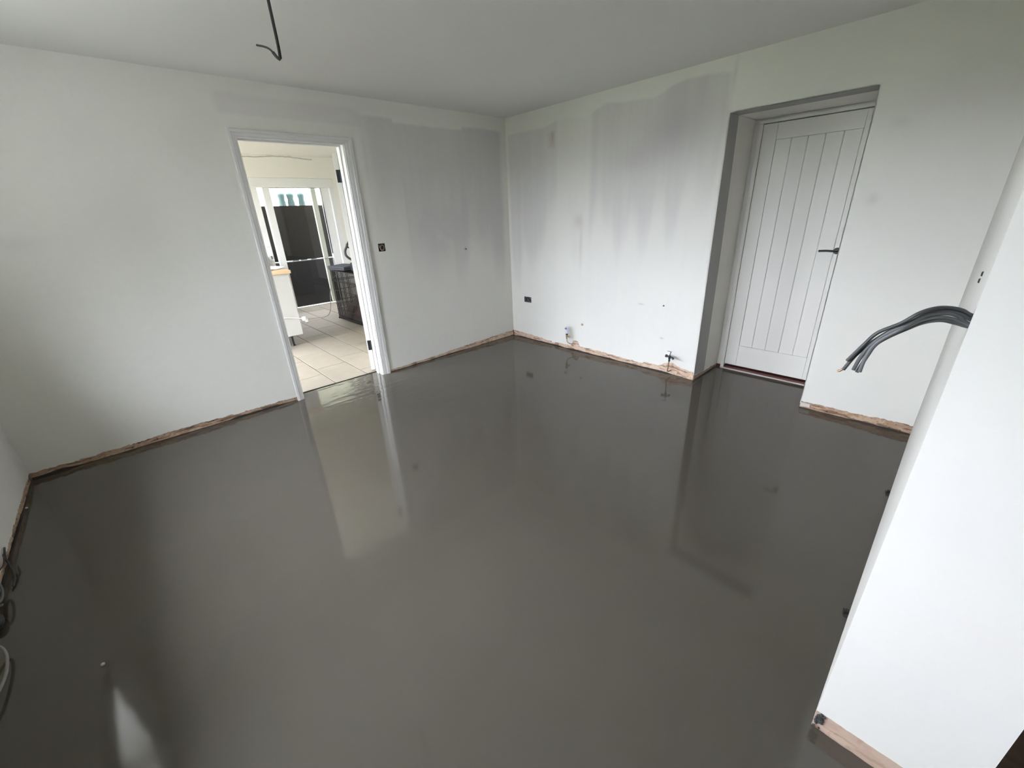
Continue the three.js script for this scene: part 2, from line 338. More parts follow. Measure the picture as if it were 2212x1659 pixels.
function roomWindow(o, n, mull) {       // white framed window set in the left wall, with a sill board
  const g = struct(group('window_' + n, [XL - 0.24, 0, 0]), 'white framed window in the left wall');
  const f = [], t = 0.06;
  const bar = (z0, y0, z1, y1) => f.push(rb(-0.035, y0, z0, 0.035, y1, z1, 0.006));
  bar(o.z0, o.y0, o.z0 + t, o.y1); bar(o.z1 - t, o.y0, o.z1, o.y1); bar(o.z0, o.y1 - t, o.z1, o.y1); bar(o.z0, o.y0, o.z1, o.y0 + t);
  mesh('window_frame', f, M.upvc, g);
  for (const m of mull) mesh('mullion', rb(-0.035, o.y0 + t, m - 0.035, 0.035, o.y1 - t, m + 0.035, 0.006), M.upvc, g);
  const e = [o.z0 + t, ...mull, o.z1 - t];
  for (let i = 0; i + 1 < e.length; i++) { const p = new THREE.PlaneGeometry(e[i + 1] - e[i], o.y1 - o.y0 - 2 * t); p.rotateY(PI / 2); p.translate(0, (o.y0 + o.y1) / 2, (e[i] + e[i + 1]) / 2); mesh('pane', p, M.glass, g); }
  mesh('window_sill', rb(0.03, o.y0 - 0.02, o.z0 - 0.03, 0.29, o.y0, o.z1 + 0.03, 0.006), M.satin, g);
}
roomWindow(W1, 1, [1.45, 2.2]);
roomWindow(W2, 2, [6.13, 6.47]);

// partition between the rooms, ending in the bright pier beside the camera: local x = -world x
{
  const w = struct(group('wall_partition', [0, 0, PZ], PI), 'thick partition whose bright end stands nearest the camera');
  const h = (s) => 0.014 + 0.008 * sst(1.9, 2.2, s);
  const hole = [[2.342, 1.215], [2.366, 1.21], [2.366, 1.285], [2.344, 1.28]];
  const face = plate([...jag(0.0, -PX - WT - 0.0004, h, 681), [-PX - WT - 0.0004, H], [0, H]], [hole]);
  mesh('plaster', uvFromXY(ext(face, WT), 0, 2), M.side, w);
  mesh('exposed_mortar', strip(0, -PX - 0.004, 0.05, -0.006, 0.006, 682), M.stripBrown, w);
  mesh('dark_line', darkLine(0, -PX - 0.01, 0.012, -0.005, 683), M.lineDark, w);
  mesh('masonry', [bb(0, -0.1, -0.02, 2.335, H, -0.29), bb(2.335, -0.1, -0.02, -PX - WT - 0.001, 1.2, -0.29), bb(2.335, 1.29, -0.02, -PX - WT - 0.001, H, -0.29), bb(2.335, 1.2, -0.12, -PX - WT - 0.001, 1.29, -0.29)], M.core, w);
  // the end of the wall, facing the window side
  const end = ext(plate([...jag(0, 0.306, () => 0.072, 684).map(([s, y]) => [s, 0.072 + (y - 0.072) * 0.35]), [0.306, H], [0, H]]), WT);
  end.rotateY(PI / 2); end.translate(-PX, 0, 0);
  mesh('end_plaster', uvFromXY(end, 0, 2), M.side, w);
  const es = strip(0, 0.306, 0.085, -0.005, 0.004, 685);
  es.rotateY(PI / 2); es.translate(-PX, 0, 0);
  mesh('exposed_mortar', es, M.stripSmooth, w);
  mesh('far_plaster', bb(0, -0.1, -0.292, -PX - WT - 0.0004, H, -0.306), M.side, w);
  // grey bonding left round the foot of the corner bead
  const g = [];
  for (let i = 0; i < 46; i++) { const b = new THREE.IcosahedronGeometry(rr(0.002, 0.0045), 1); b.translate(-PX + rr(-0.004, 0.001), rr(0.002, 0.075), -rr(0.003, 0.021)); g.push(b); }
  mesh('grey_bonding', g, std([0.055, 0.056, 0.058], 0.9), w).userData.label = 'dark grey bonding on the corner foot';
}
// ceiling over both rooms
struct(mesh('ceiling', bb(XL - 0.3, H, -0.13, 0.6, H + 0.12, 8.2), M.ceiling), 'plain white plaster ceiling');

// adjoining room behind the camera
{
  const carpet = tex(256, 256, (u, v) => { const t = fbm(u * 30, v * 30, 701, 4), k = 0.4 + 1.2 * t; return [0.06 * k, 0.036 * k, 0.02 * k]; });
  carpet.repeat.set(1, 1);
  const g = bb(XL - 0.3, -0.1, 4.14, 0.6, 0.004, 8.2), p = g.attributes.position, uv = g.attributes.uv;
  for (let i = 0; i < p.count; i++) uv.setXY(i, p.getX(i), p.getZ(i));
  struct(mesh('floor_adjoining', g, std([1, 1, 1], 1, { map: carpet })), 'dark brown carpet of the adjoining room');
  struct(mesh('wall_front', bb(XL - 0.3, -0.1, 7.9, 0.6, H, 8.2), M.ceiling), 'white end wall of the adjoining room');
  struct(mesh('wall_adjoining', bb(0, -0.1, PZ1, 0.6, H, 7.9), M.ceiling), 'white right wall of the adjoining room');
}

// ---------------------------------------------------------------- doorway lining and architrave
{
  const t = struct(group('trim_1'), 'white painted door lining and architrave round the kitchen doorway');
  const prof = (w) => {                // moulded section, width along x, depth along z
    const s = new THREE.Shape(); s.moveTo(0, 0); s.lineTo(w, 0); s.lineTo(w, 0.012); s.quadraticCurveTo(w, 0.018, w - 0.006, 0.018); s.lineTo(w * 0.62, 0.018); s.lineTo(w * 0.56, 0.0135); s.quadraticCurveTo(w * 0.25, 0.0135, w * 0.2, 0.0085); s.lineTo(0.004, 0.0085); s.quadraticCurveTo(0, 0.008, 0, 0.004); s.closePath();
    return s;
  };
  const leg = (w, len) => { const g = new THREE.ExtrudeGeometry(prof(w), { depth: len, bevelEnabled: false }); g.rotateX(-PI / 2); g.scale(1, 1, -1); return flip(g); };
  function flip(g) { const q = g.index ? g.toNonIndexed() : g; const p = q.attributes.position; for (let i = 0; i < p.count; i += 3) for (const a of ['position', 'normal', 'uv']) { const at = q.attributes[a], n = at.itemSize; for (let k = 0; k < n; k++) { const A = at.array[(i + 1) * n + k]; at.array[(i + 1) * n + k] = at.array[(i + 2) * n + k]; at.array[(i + 2) * n + k] = A; } } q.computeVertexNormals(); return q; }
  const lw = 0.056, rw = 0.078, hw = 0.055;
  const l = leg(lw, DH + hw + 0.01); l.scale(-1, 1, 1); l.translate(DX0 + 0.004, -0.01, 0); mesh('architrave', flip(l), M.gloss, t);
  const r = leg(rw, DH + hw + 0.01); r.translate(DX1 + 0.006, -0.01, 0); mesh('architrave', r, M.gloss, t);
  const hg = leg(hw, DX1 - DX0 + lw + rw - 0.012); hg.rotateZ(PI / 2); hg.translate(DX1 + rw, DH - 0.004, 0.0006); mesh('architrave', hg, M.gloss, t);
  mesh('jamb', rb(DX0 - 0.03, -0.02, -0.136, DX0, DH + 0.03, 0.001, 0.002), M.gloss, t);
  mesh('jamb', rb(DX1, -0.02, -0.136, DX1 + 0.03, DH + 0.03, 0.001, 0.002), M.gloss, t);
  mesh('lining_head', rb(DX0, DH, -0.136, DX1, DH + 0.03, 0.001, 0.002), M.gloss, t);
  mesh('door_stop', [rb(DX0, 0, -0.092, DX0 + 0.013, DH, -0.052, 0.002), rb(DX1 - 0.013, 0, -0.092, DX1, DH, -0.052, 0.002), rb(DX0 + 0.013, DH - 0.013, -0.092, DX1 - 0.013, DH, -0.052, 0.002)], M.gloss, t);
}
// plank doors
function plankDoor(g, width, height, thick, stile, top, bottom, n, y0) {   // local x along the door from its hinge edge, +z is its face
  const h1 = y0 + height;
  mesh('stile', rb(0, y0, -thick, stile, h1, 0, 0.002), M.satin, g);
  mesh('stile', rb(width - stile, y0, -thick, width, h1, 0, 0.002), M.satin, g);
  mesh('rail', rb(stile + 0.0008, h1 - top, -thick, width - stile - 0.0008, h1, 0, 0.002), M.satin, g);
  mesh('rail', rb(stile + 0.0008, y0, -thick, width - stile - 0.0008, y0 + bottom, 0, 0.002), M.satin, g);
  const a = stile + 0.001, b = width - stile - 0.001, pw = (b - a) / n;
  for (let i = 0; i < n; i++) {
    const s = new THREE.Shape(), w = pw / 2 - 0.0004, d = 0.004;     // plank with chamfered long edges
    s.moveTo(-w, -thick + 0.006); s.lineTo(w, -thick + 0.006); s.lineTo(w, -0.003 - d); s.lineTo(w - d, -0.003); s.lineTo(-w + d, -0.003); s.lineTo(-w, -0.003 - d); s.closePath();
    const p = new THREE.ExtrudeGeometry(s, { depth: height - top - bottom - 0.002, bevelEnabled: false });
    p.rotateX(-PI / 2); p.scale(1, 1, 1);
    // after the turn the section's y points to -z; mirror it back
    const q = p.index ? p.toNonIndexed() : p, at = q.attributes.position;
    for (let k = 0; k < at.count; k++) at.setZ(k, -at.getZ(k));
    for (let k = 0; k < at.count; k += 3) for (let c = 0; c < 3; c++) { const t = at.array[(k + 1) * 3 + c]; at.array[(k + 1) * 3 + c] = at.array[(k + 2) * 3 + c]; at.array[(k + 2) * 3 + c] = t; }
    q.computeVertexNormals(); q.translate(a + (i + 0.5) * pw, y0 + bottom + 0.001, 0);
    mesh('plank', q, M.satin, g);
  }
}
{
  // door_1: closed plank door at the back of the recess, facing -x; local x = world z
  const d = struct(group('door_1', [RD, 0, 2.432], -PI / 2), 'white plank door closed at the back of the recess');
  plankDoor(d, 0.74, 1.975, 0.04, 0.1, 0.115, 0.195, 5, 0.042);
  const hd = mesh('door_handle', [tube([[0.66, 1.097, 0.005], [0.66, 1.098, 0.04], [0.645, 1.1, 0.052], [0.6, 1.101, 0.055], [0.555, 1.098, 0.054]], 0.0075, 40, 12), cyl([0.66, 1.097, 0.0], [0.66, 1.097, 0.009], 0.024, 0.022, 28)], M.black, d);
  hd.userData.label = 'black lever handle';
  const f = struct(group('trim_2', [RD, 0, 0], -PI / 2), 'white frame round the recessed plank door');
  mesh('jamb', [rb(RZ0, -0.02, -0.07, 2.4, RH, -0.012, 0.002), rb(2.4, -0.02, -0.07, 2.43, 2.022, 0.012, 0.003)], M.satin, f);
  mesh('jamb', [rb(3.145, -0.02, -0.07, 3.175, 2.022, 0.012, 0.003), rb(3.174, -0.02, -0.07, RZ1, RH, -0.012, 0.002)], M.satin, f);
  mesh('frame_head', [rb(2.4, 2.022, -0.07, 3.175, 2.045, 0.012, 0.003), rb(2.4, 2.046, -0.07, 3.175, RH, -0.012, 0.002)], M.satin, f);
  const th = struct(mesh('threshold', rb(RD - 0.006, -0.02, 2.36, RD + 0.09, 0.022, RZ1, 0.003), std([0.085, 0.022, 0.016], 0.5)), 'dark red wooden threshold under the recessed door');
  struct(mesh('trim_3', rb(RD - 0.02, -0.01, 2.4, RD - 0.008, 0.006, RZ1, 0.002), std([0.6, 0.58, 0.55], 0.7)), 'pale edging strip in front of the threshold');
}
{
  // door_2: kitchen door standing wide open, only its hinge edge in view
  const d = struct(group('door_2', [DX1 - 0.002, 0, -0.142], 0), 'white door standing open into the kitchen');
  d.rotation.y = PI - 118 * PI / 180;     // hinge edge at the jamb, leaf swung away
  const leaf = group('leaf', [0, 0, 0], 0, d);
  plankDoor(leaf, 0.76, 1.98, 0.04, 0.1, 0.12, 0.2, 5, 0.02);
  for (const y of [1.82, 0.285]) {
    const hg = mesh('hinge', [rb(-0.003, y - 0.05, -0.032, 0.001, y + 0.05, -0.004, 0.001), cyl([-0.002, y - 0.05, 0.003], [-0.002, y + 0.05, 0.003], 0.0065, 0.0065, 14)], M.black, d);
    hg.userData.label = 'black butt hinge';
  }
}

// ---------------------------------------------------------------- fittings in the room
// bare cable hanging from the ceiling
tag(mesh('ceiling_cable', [tube([[-2.873, 2.42, 1.943], [-2.874, 2.3, 1.944], [-2.872, 2.15, 1.944], [-2.872, 2.02, 1.945], [-2.875, 2.0, 1.946], [-2.882, 2.004, 1.944], [-2.886, 2.022, 1.925]], 0.0052, 80, 12),
  tube([[-2.885, 2.016, 1.93], [-2.888, 2.036, 1.905], [-2.895, 2.05, 1.875], [-2.905, 2.064, 1.83]], 0.0034, 24, 10)], std([0.012, 0.016, 0.014], 0.5)),
  'black bare-ended cable hanging from the ceiling and hooked up at its tip', 'cable');

// cut grey supply cables springing out of the partition corner
{
  const C = [
    [[-2.362, 1.254, 3.819], [-2.378, 1.265, 3.803], [-2.394, 1.27, 3.783], [-2.409, 1.269, 3.767], [-2.425, 1.261, 3.75], [-2.425, 1.238, 3.729], [-2.425, 1.212, 3.698], [-2.425, 1.184, 3.683], [-2.425, 1.145, 3.664]],
    [[-2.363, 1.246, 3.82], [-2.377, 1.257, 3.804], [-2.39, 1.263, 3.784], [-2.404, 1.259, 3.762], [-2.418, 1.242, 3.743], [-2.418, 1.224, 3.722], [-2.418, 1.197, 3.699], [-2.418, 1.161, 3.676], [-2.418, 1.122, 3.661]],
    [[-2.364, 1.238, 3.818], [-2.38, 1.254, 3.8], [-2.397, 1.259, 3.781], [-2.413, 1.254, 3.759], [-2.43, 1.236, 3.74], [-2.43, 1.222, 3.72], [-2.43, 1.195, 3.699], [-2.43, 1.161, 3.685], [-2.43, 1.129, 3.679]],
    [[-2.364, 1.233, 3.818], [-2.379, 1.24, 3.8], [-2.393, 1.245, 3.781], [-2.407, 1.24, 3.759], [-2.421, 1.226, 3.738], [-2.421, 1.203, 3.713], [-2.421, 1.187, 3.701], [-2.421, 1.163, 3.694], [-2.421, 1.123, 3.685]],
    [[-2.365, 1.236, 3.818], [-2.382, 1.248, 3.794], [-2.399, 1.251, 3.774], [-2.415, 1.245, 3.755], [-2.432, 1.227, 3.732], [-2.432, 1.202, 3.708], [-2.432, 1.184, 3.698], [-2.432, 1.156, 3.692], [-2.432, 1.128, 3.69]],
  ];
  const L = ['grey cut cable arching highest out of the right-hand wall', 'grey cut cable out of the right-hand wall with its bared tip reaching furthest left', 'grey cut cable between the topmost and lowest ones at the right-hand wall',
    'grey cut cable lying lowest in the bundle at the right-hand wall', 'pale grey cut cable ending furthest right in the bundle at the right-hand wall'];
  C.forEach((pts, i) => {
    const shade = [0.06, 0.075, 0.1, 0.085, 0.15][i];
    const q = [[-2.351 - i * 0.0008, pts[0][1] - 0.006, 3.85], ...pts];
    const t = tag(mesh('supply_cable', tube(q, 0.0035, 80, 12), std([shade, shade * 1.04, shade * 1.06], 0.42)), L[i], 'cable', 'cut grey cables at the partition');
    if (i === 1) mesh('bare_core', tube([q[8], [q[9][0], q[9][1] - 0.003, q[9][2] - 0.004], [q[9][0], q[9][1] - 0.006, q[9][2] - 0.009]], 0.0022, 12, 8), M.copper, t).userData.label = 'bared copper core';
  });
}
// two screw heads above the cables
{
  const c = [[-2.065, 1.294, 'small dark screw head, upper of two above the cut cables'], [-2.031, 1.274, 'small dark screw head, lower of two above the cut cables']];
  for (const [x, y, l] of c) tag(mesh('screw_head', cyl([x, y, PZ - 0.001], [x, y, PZ - 0.004], 0.006, 0.0045, 14), M.dark), l, 'screw', 'screw heads above the cut cables');
}
// switch box with loose earth wire beside the doorway
{
  const b = tag(group('switch_box', [-1.638, 1.215, 0]), 'open black metal switch box with bare wires beside the kitchen doorway', 'switch box');
  const t = 0.0015, w = 0.034, h = 0.035, d = -0.045;
  mesh('metal_box', [bb(-w, -h, d, w, h, d + t), bb(-w, -h, d, -w + t, h, 0), bb(w - t, -h, d, w, h, 0), bb(-w, -h, d, w, -h + t, 0), bb(-w, h - t, d, w, h, 0)], std([0.03, 0.027, 0.026], 0.5), b);
  const ring = []; for (let i = 0; i <= 15; i++) { const a = -2.2 + i * 0.34; ring.push([0.007 + 0.019 * Math.cos(a), -0.002 + 0.024 * Math.sin(a), -0.014 + 0.0009 * i]); }
  mesh('bare_wire', tube(ring, 0.0026, 60, 8), std([0.62, 0.5, 0.42], 0.4), b);
  mesh('bare_wire', tube([[-0.01, 0.02, -0.03], [-0.012, 0.0, -0.012], [-0.008, -0.022, -0.004], [0.003, -0.024, -0.006]], 0.0032, 30, 8), std([0.72, 0.66, 0.6], 0.5), b);
  mesh('wire', tube([[0.004, 0.03, -0.04], [0.01, 0.008, -0.016], [0.006, -0.012, -0.012], [0.016, -0.018, -0.03]], 0.0045, 30, 8), std([0.22, 0.07, 0.035], 0.5), b);
}
// socket box low on the right wall
{
  const b = tag(group('socket_box', [0, 0.49, 0.2755], -PI / 2), 'open grey metal socket box with black wires low in the corner', 'socket box');
  const t = 0.0015, w = 0.0595, h = 0.033, d = -0.035, m = std([0.2, 0.21, 0.2], 0.5);
  mesh('metal_box', [bb(-w, -h, d, w, h, d + t), bb(-w, -h, d, -w + t, h, 0), bb(w - t, -h, d, w, h, 0), bb(-w, -h, d, w, -h + t, 0), bb(-w, h - t, d, w, h, 0)], m, b);
  for (const s of [-1, 1]) mesh('fixing_lug', cyl([s * 0.052, 0, -0.006], [s * 0.052, 0, -0.002], 0.007, 0.007, 12), M.chrome, b);
  const W = [[[-0.01, 0.032, -0.03], [0.0, 0.02, -0.008], [0.025, -0.005, -0.005], [0.038, -0.02, -0.012]], [[-0.005, 0.032, -0.03], [0.008, 0.022, -0.006], [0.03, 0.004, -0.003], [0.046, -0.012, -0.01]], [[-0.03, 0.03, -0.03], [-0.03, 0.0, -0.012], [-0.012, -0.016, -0.01], [0.01, -0.014, -0.02]]];
  for (const q of W) mesh('wire', tube(q, 0.0042, 30, 8), M.black, b);
}
// radiator tails
{
  const a = tag(group('radiator_valve', [0, 0, 0.98]), 'capped radiator valve with a white plastic cap on a bent pipe, nearer the corner', 'radiator valve', 'radiator tails on the right wall');
  mesh('pipe', tube([[0.03, 0.07, 0.025], [-0.01, 0.078, 0.018], [-0.045, 0.082, 0.0], [-0.066, 0.1, -0.026], [-0.07, 0.13, -0.035], [-0.07, 0.15, -0.036]], 0.005, 50, 12), std([0.45, 0.4, 0.33], 0.35, { metalness: 0.8 }), a);
  mesh('valve_body', [cyl([-0.07, 0.14, -0.036], [-0.07, 0.156, -0.036], 0.0095, 0.0095, 6), cyl([-0.07, 0.156, -0.036], [-0.07, 0.19, -0.036], 0.0115, 0.0115, 18), cyl([-0.07, 0.17, -0.036], [-0.07, 0.17, -0.005], 0.0085, 0.0085, 16), ball([-0.07, 0.17, -0.002], 0.0125)], M.brass, a);
  mesh('compression_nut', cyl([-0.07, 0.19, -0.036], [-0.07, 0.203, -0.036], 0.013, 0.013, 6), M.dark, a);
  const cp = new THREE.LatheGeometry([[0, 0.203], [0.0165, 0.203], [0.018, 0.206], [0.018, 0.262], [0.0165, 0.272], [0.012, 0.28], [0, 0.282]].map(([x, y]) => new THREE.Vector2(x, y)), 24); cp.translate(-0.07, 0, -0.036);
  mesh('valve_cap', cp, std([0.74, 0.76, 0.84], 0.5), a).userData.label = 'white ribbed plastic valve cap';
  mesh('cap_slot', [rb(-0.0895, 0.25, -0.05, -0.083, 0.268, -0.043, 0.001), rb(-0.0895, 0.25, -0.035, -0.083, 0.272, -0.028, 0.001)], M.dark, a);
}
{
  const a = tag(group('radiator_valve', [0, 0, 2.15]), 'dark bare radiator valve with a metal key on a straight pipe, nearer the recess', 'radiator valve', 'radiator tails on the right wall');
  mesh('pipe', tube([[0.03, 0.035, -0.012], [-0.03, 0.04, -0.012], [-0.062, 0.052, -0.01], [-0.07, 0.085, -0.004], [-0.07, 0.17, 0.0]], 0.0052, 50, 12), std([0.32, 0.25, 0.14], 0.4, { metalness: 0.7 }), a);
  mesh('valve_body', [cyl([-0.07, 0.15, 0], [-0.07, 0.178, 0], 0.0095, 0.0095, 6), cyl([-0.07, 0.175, 0], [-0.07, 0.208, 0], 0.011, 0.011, 16), cyl([-0.07, 0.196, -0.028], [-0.07, 0.19, 0.036], 0.008, 0.008, 16), cyl([-0.07, 0.198, -0.038], [-0.07, 0.196, -0.024], 0.0135, 0.0135, 12), cyl([-0.07, 0.19, 0.026], [-0.07, 0.178, 0.04], 0.0115, 0.0115, 6), ball([-0.07, 0.195, 0], 0.014)], std([0.06, 0.06, 0.066], 0.35, { metalness: 0.8 }), a);
  mesh('valve_key', [cyl([-0.07, 0.205, 0], [-0.072, 0.245, 0.01], 0.0042, 0.0042, 12), cyl([-0.072, 0.245, 0.014], [-0.074, 0.246, -0.024], 0.004, 0.003, 12)], M.chrome, a);
}
// odds and ends on the walls
tag(mesh('wall_plug', [rb(-0.006, 0.302, 1.087, 0.002, 0.324, 1.112, 0.003), cyl([-0.009, 0.312, 1.094], [0, 0.312, 1.094], 0.004, 0.004, 10)], std([0.5, 0.35, 0.26], 0.8)), 'small brown wooden plug in the wall right of the white-capped valve', 'wall plug');
tag(mesh('nail', [cyl([-0.669, 1.123, -0.004], [-0.668, 1.121, 0.012], 0.004, 0.004, 10), cyl([-0.668, 1.121, 0.011], [-0.668, 1.121, 0.014], 0.0085, 0.0085, 14)], std([0.09, 0.1, 0.09], 0.5)), 'dark nail head in the grey smear on the back wall', 'nail');
tag(mesh('nail', [cyl([0.004, 0.634, 2.013], [-0.01, 0.634, 2.013], 0.004, 0.004, 10), cyl([-0.009, 0.634, 2.013], [-0.012, 0.634, 2.013], 0.0075, 0.0075, 14)], std([0.12, 0.11, 0.1], 0.5)), 'dark nail head on the right wall above the second radiator valve', 'nail');
{
  const clip = (x, l) => tag(mesh('cable_clip', [rb(x - 0.008, 0.001, PZ - 0.014, x + 0.008, 0.018, PZ - 0.001, 0.003), cyl([x - 0.012, 0.005, PZ - 0.012], [x + 0.012, 0.004, PZ - 0.018], 0.004, 0.003, 8)], M.black), l, 'clip', 'black scraps along the partition foot');
  clip(-0.854, 'black plastic scrap at the partition foot, farther from the camera');
  clip(-1.861, 'black plastic scrap at the partition foot, nearer the camera');
}
{
  const g = new THREE.IcosahedronGeometry(0.008, 1); g.scale(0.8, 0.7, 0.75);
  const q = mesh('plaster_crumb', g, std([0.75, 0.72, 0.68], 0.9)); q.position.set(-3.97, 0.004, 1.992);
  tag(q, 'white plaster crumb lying alone on the dark screed at lower left', 'plaster crumb');
  const q2 = mesh('plaster_crumb', g, std([0.75, 0.72, 0.68], 0.9)); q2.position.set(-4.288, 0.012, 0.43);
  tag(q2, 'white plaster crumb at the foot of the left wall', 'plaster crumb');
}
// cables at the foot of the left wall
tag(mesh('loose_cable', tube([[-4.31, 0.05, 0.9], [-4.296, 0.075, 0.96], [-4.29, 0.06, 1.03], [-4.278, 0.035, 1.08], [-4.268, 0.016, 1.13], [-4.266, 0.006, 1.18], [-4.268, 0.005, 1.21]], 0.0042, 60, 10), M.black),
  'black cable curving from the left wall down onto the screed', 'cable');
tag(mesh('loose_cable', tube([[-4.31, 0.06, 0.96], [-4.293, 0.066, 1.03], [-4.292, 0.058, 1.08], [-4.3, 0.062, 1.13]], 0.0034, 30, 10), std([0.05, 0.02, 0.018], 0.5)),
  'short dark red cable crossing the black one on the left wall', 'cable');
{
  const loop = (xa, xb, cz, r, ya, yb, k, mat, lab) => {
    const pts = []; for (let i = 0; i <= 22; i++) { const a = k + i * 0.31, e = 0.5 + 0.5 * Math.cos(a); pts.push([lerp(xa, xb, e), lerp(yb, ya, e) + 0.0008 * i, cz + r * Math.sin(a)]); }
    tag(mesh('cable_coil', tube(pts, 0.0048, 100, 10), mat), lab, 'cable');
  };
  loop(-4.293, -4.286, 1.3, 0.07, 0.006, 0.09, 0.4, std([0.1, 0.1, 0.095], 0.5), 'grey cable loop hanging at the foot of the left wall beside the black cable');
  loop(-4.292, -4.222, 1.8, 0.15, 0.007, 0.06, 1.1, std([0.24, 0.23, 0.21], 0.5), 'pale grey cable loop lying nearest the camera by the left wall');
  tag(mesh('cable_bag', ball([-4.285, 0.02, 1.46], 0.05, 0.45, 0.55, 0.9), M.black), 'black wrapped cable end on the screed by the left wall', 'cable end');
}

// ---------------------------------------------------------------- kitchen seen through the doorway
const KZ = -4.25, KH = 2.47, KX0 = -4.6, KX1 = 0.6;
const KW = { z0: -3.5, z1: -0.3, y0: 0.1, y1: 2.2 };          // garden window in the kitchen's left wall
{
  // floor of stone-effect tiles, each a piece of its own
  const f = struct(group('floor_kitchen'), 'pale beige stone tiled kitchen floor');
  mesh('grout_bed', bb(KX0, -0.1, KZ - 0.2, KX1, 0.0035, -0.1285), std([0.03, 0.025, 0.02], 0.95), f);
  const tones = [0, 1, 2, 3].map((i) => {
    const m = tex(128, 256, (u, v) => { const t = fbm(u * 4, v * 7 + i * 5, 801 + i * 7, 4), w = fbm(u * 14, v * 20, 841 + i, 3), k = 0.92 + 0.16 * t + 0.08 * (w - 0.5); return [0.24 * k, 0.208 * k, 0.163 * k]; });
    return std([1, 1, 1], 0.6, { map: m });
  });
  const cols = [-2.92, -2.595, -2.27, -1.945, -1.63, -1.3, -0.97, -0.64, -0.31, 0.02], off = [-0.28, -0.48, -0.08, -0.3, -0.1, -0.3, -0.1, -0.3, -0.1];
  let n = 0;
  for (let c = 0; c + 1 < cols.length; c++) for (let k = -1; k < 8; k++) {
    const za = Math.min(off[c] - 0.6 * k, -0.1305), zb = Math.max(off[c] - 0.6 * (k + 1), KZ - 0.08);
    if (za - zb < 0.02) continue;
    const g = rb(cols[c] + 0.0042, -0.006, zb + 0.003, cols[c + 1] - 0.0042, 0.0065 + 0.0006 * hash(c, k, 9), za - 0.003, 0.0022, 1);
    const p = g.attributes.position, uv = g.attributes.uv; for (let i = 0; i < p.count; i++) uv.setXY(i, (p.getX(i) - cols[c]) / 0.33, (p.getZ(i) - zb) / 0.6);
    mesh('tile', g, tones[(n++ * 7 + c) % 4], f);
  }
}
struct(mesh('ceiling_kitchen', bb(KX0 - 0.3, KH, KZ - 0.3, KX1 + 0.3, KH + 0.1, -0.128), M.kpaint), 'white kitchen ceiling');
{
  const w = struct(group('wall_kitchen_back'), 'cream plastered kitchen wall with the patio door');
  const x0 = -2.5, x1 = -0.262, top = 2.146;
  mesh('plaster', [bb(KX0, -0.1, KZ - 0.25, x0, KH, KZ), bb(x1, -0.1, KZ - 0.25, KX1, KH, KZ), bb(x0, top, KZ - 0.25, x1, KH, KZ), bb(x0, -0.1, KZ - 0.25, -1.6, 0.95, KZ)], M.kpaint, w);
  mesh('bare_plaster_band', rb(-0.04, 0, KZ, 0.1, KH, KZ + 0.003, 0.001), std([0.6, 0.52, 0.46], 0.9), w).userData.label = 'unpainted pinkish plaster band';
  // ragged filler line near the ceiling
  const up = [], dn = []; for (let i = 0; i <= 40; i++) { const x = lerp(-1.75, -0.55, i / 40), y = 2.44 - 0.012 * Math.sin(i * 0.2) + 0.01 * (fbm(i * 0.5, 1, 851) - 0.5); up.push([x, y + 0.006 + 0.008 * vn(i * 0.7, 2, 853)]); dn.push([x, y - 0.006]); }
  const gl = ext(plate([...dn, ...up.reverse()]), 0.003); gl.translate(0, 0, KZ + 0.003);
  mesh('filler_line', gl, std([0.5, 0.49, 0.45], 0.95), w);
  struct(mesh('wall_kitchen_right', bb(KX1, -0.1, KZ - 0.25, KX1 + 0.3, KH, -0.128), M.kpaint), 'white right wall of the kitchen');
  const l = struct(group('wall_kitchen_left'), 'white left wall of the kitchen');
  mesh('plaster', [bb(KX0 - 0.25, -0.1, KZ - 0.25, KX0, KH, KW.z0), bb(KX0 - 0.25, -0.1, KW.z1, KX0, KH, -0.02), bb(KX0 - 0.25, KW.y1, KW.z0, KX0, KH, KW.z1), bb(KX0 - 0.25, -0.1, KW.z0, KX0, KW.y0, KW.z1)], M.kpaint, l);
  const g = struct(group('window_3', [KX0 - 0.12, 0, 0]), 'large white framed garden window of the kitchen');
  const t = 0.07, fr = [rb(-0.035, KW.y0, KW.z0, 0.035, KW.y1, KW.z0 + t), rb(-0.035, KW.y0, KW.z1 - t, 0.035, KW.y1, KW.z1), rb(-0.035, KW.y0, KW.z0, 0.035, KW.y0 + t, KW.z1), rb(-0.035, KW.y1 - t, KW.z0, 0.035, KW.y1, KW.z1)];
  mesh('window_frame', fr, M.upvc, g);
  mesh('mullion', rb(-0.035, KW.y0 + t, -1.94, 0.035, KW.y1 - t, -1.86), M.upvc, g);
  for (const [a, b] of [[KW.z0 + t, -1.94], [-1.86, KW.z1 - t]]) { const p = new THREE.PlaneGeometry(b - a, KW.y1 - KW.y0 - 2 * t); p.rotateY(PI / 2); p.translate(0, (KW.y0 + KW.y1) / 2, (a + b) / 2); mesh('pane', p, M.glass, g); }
}
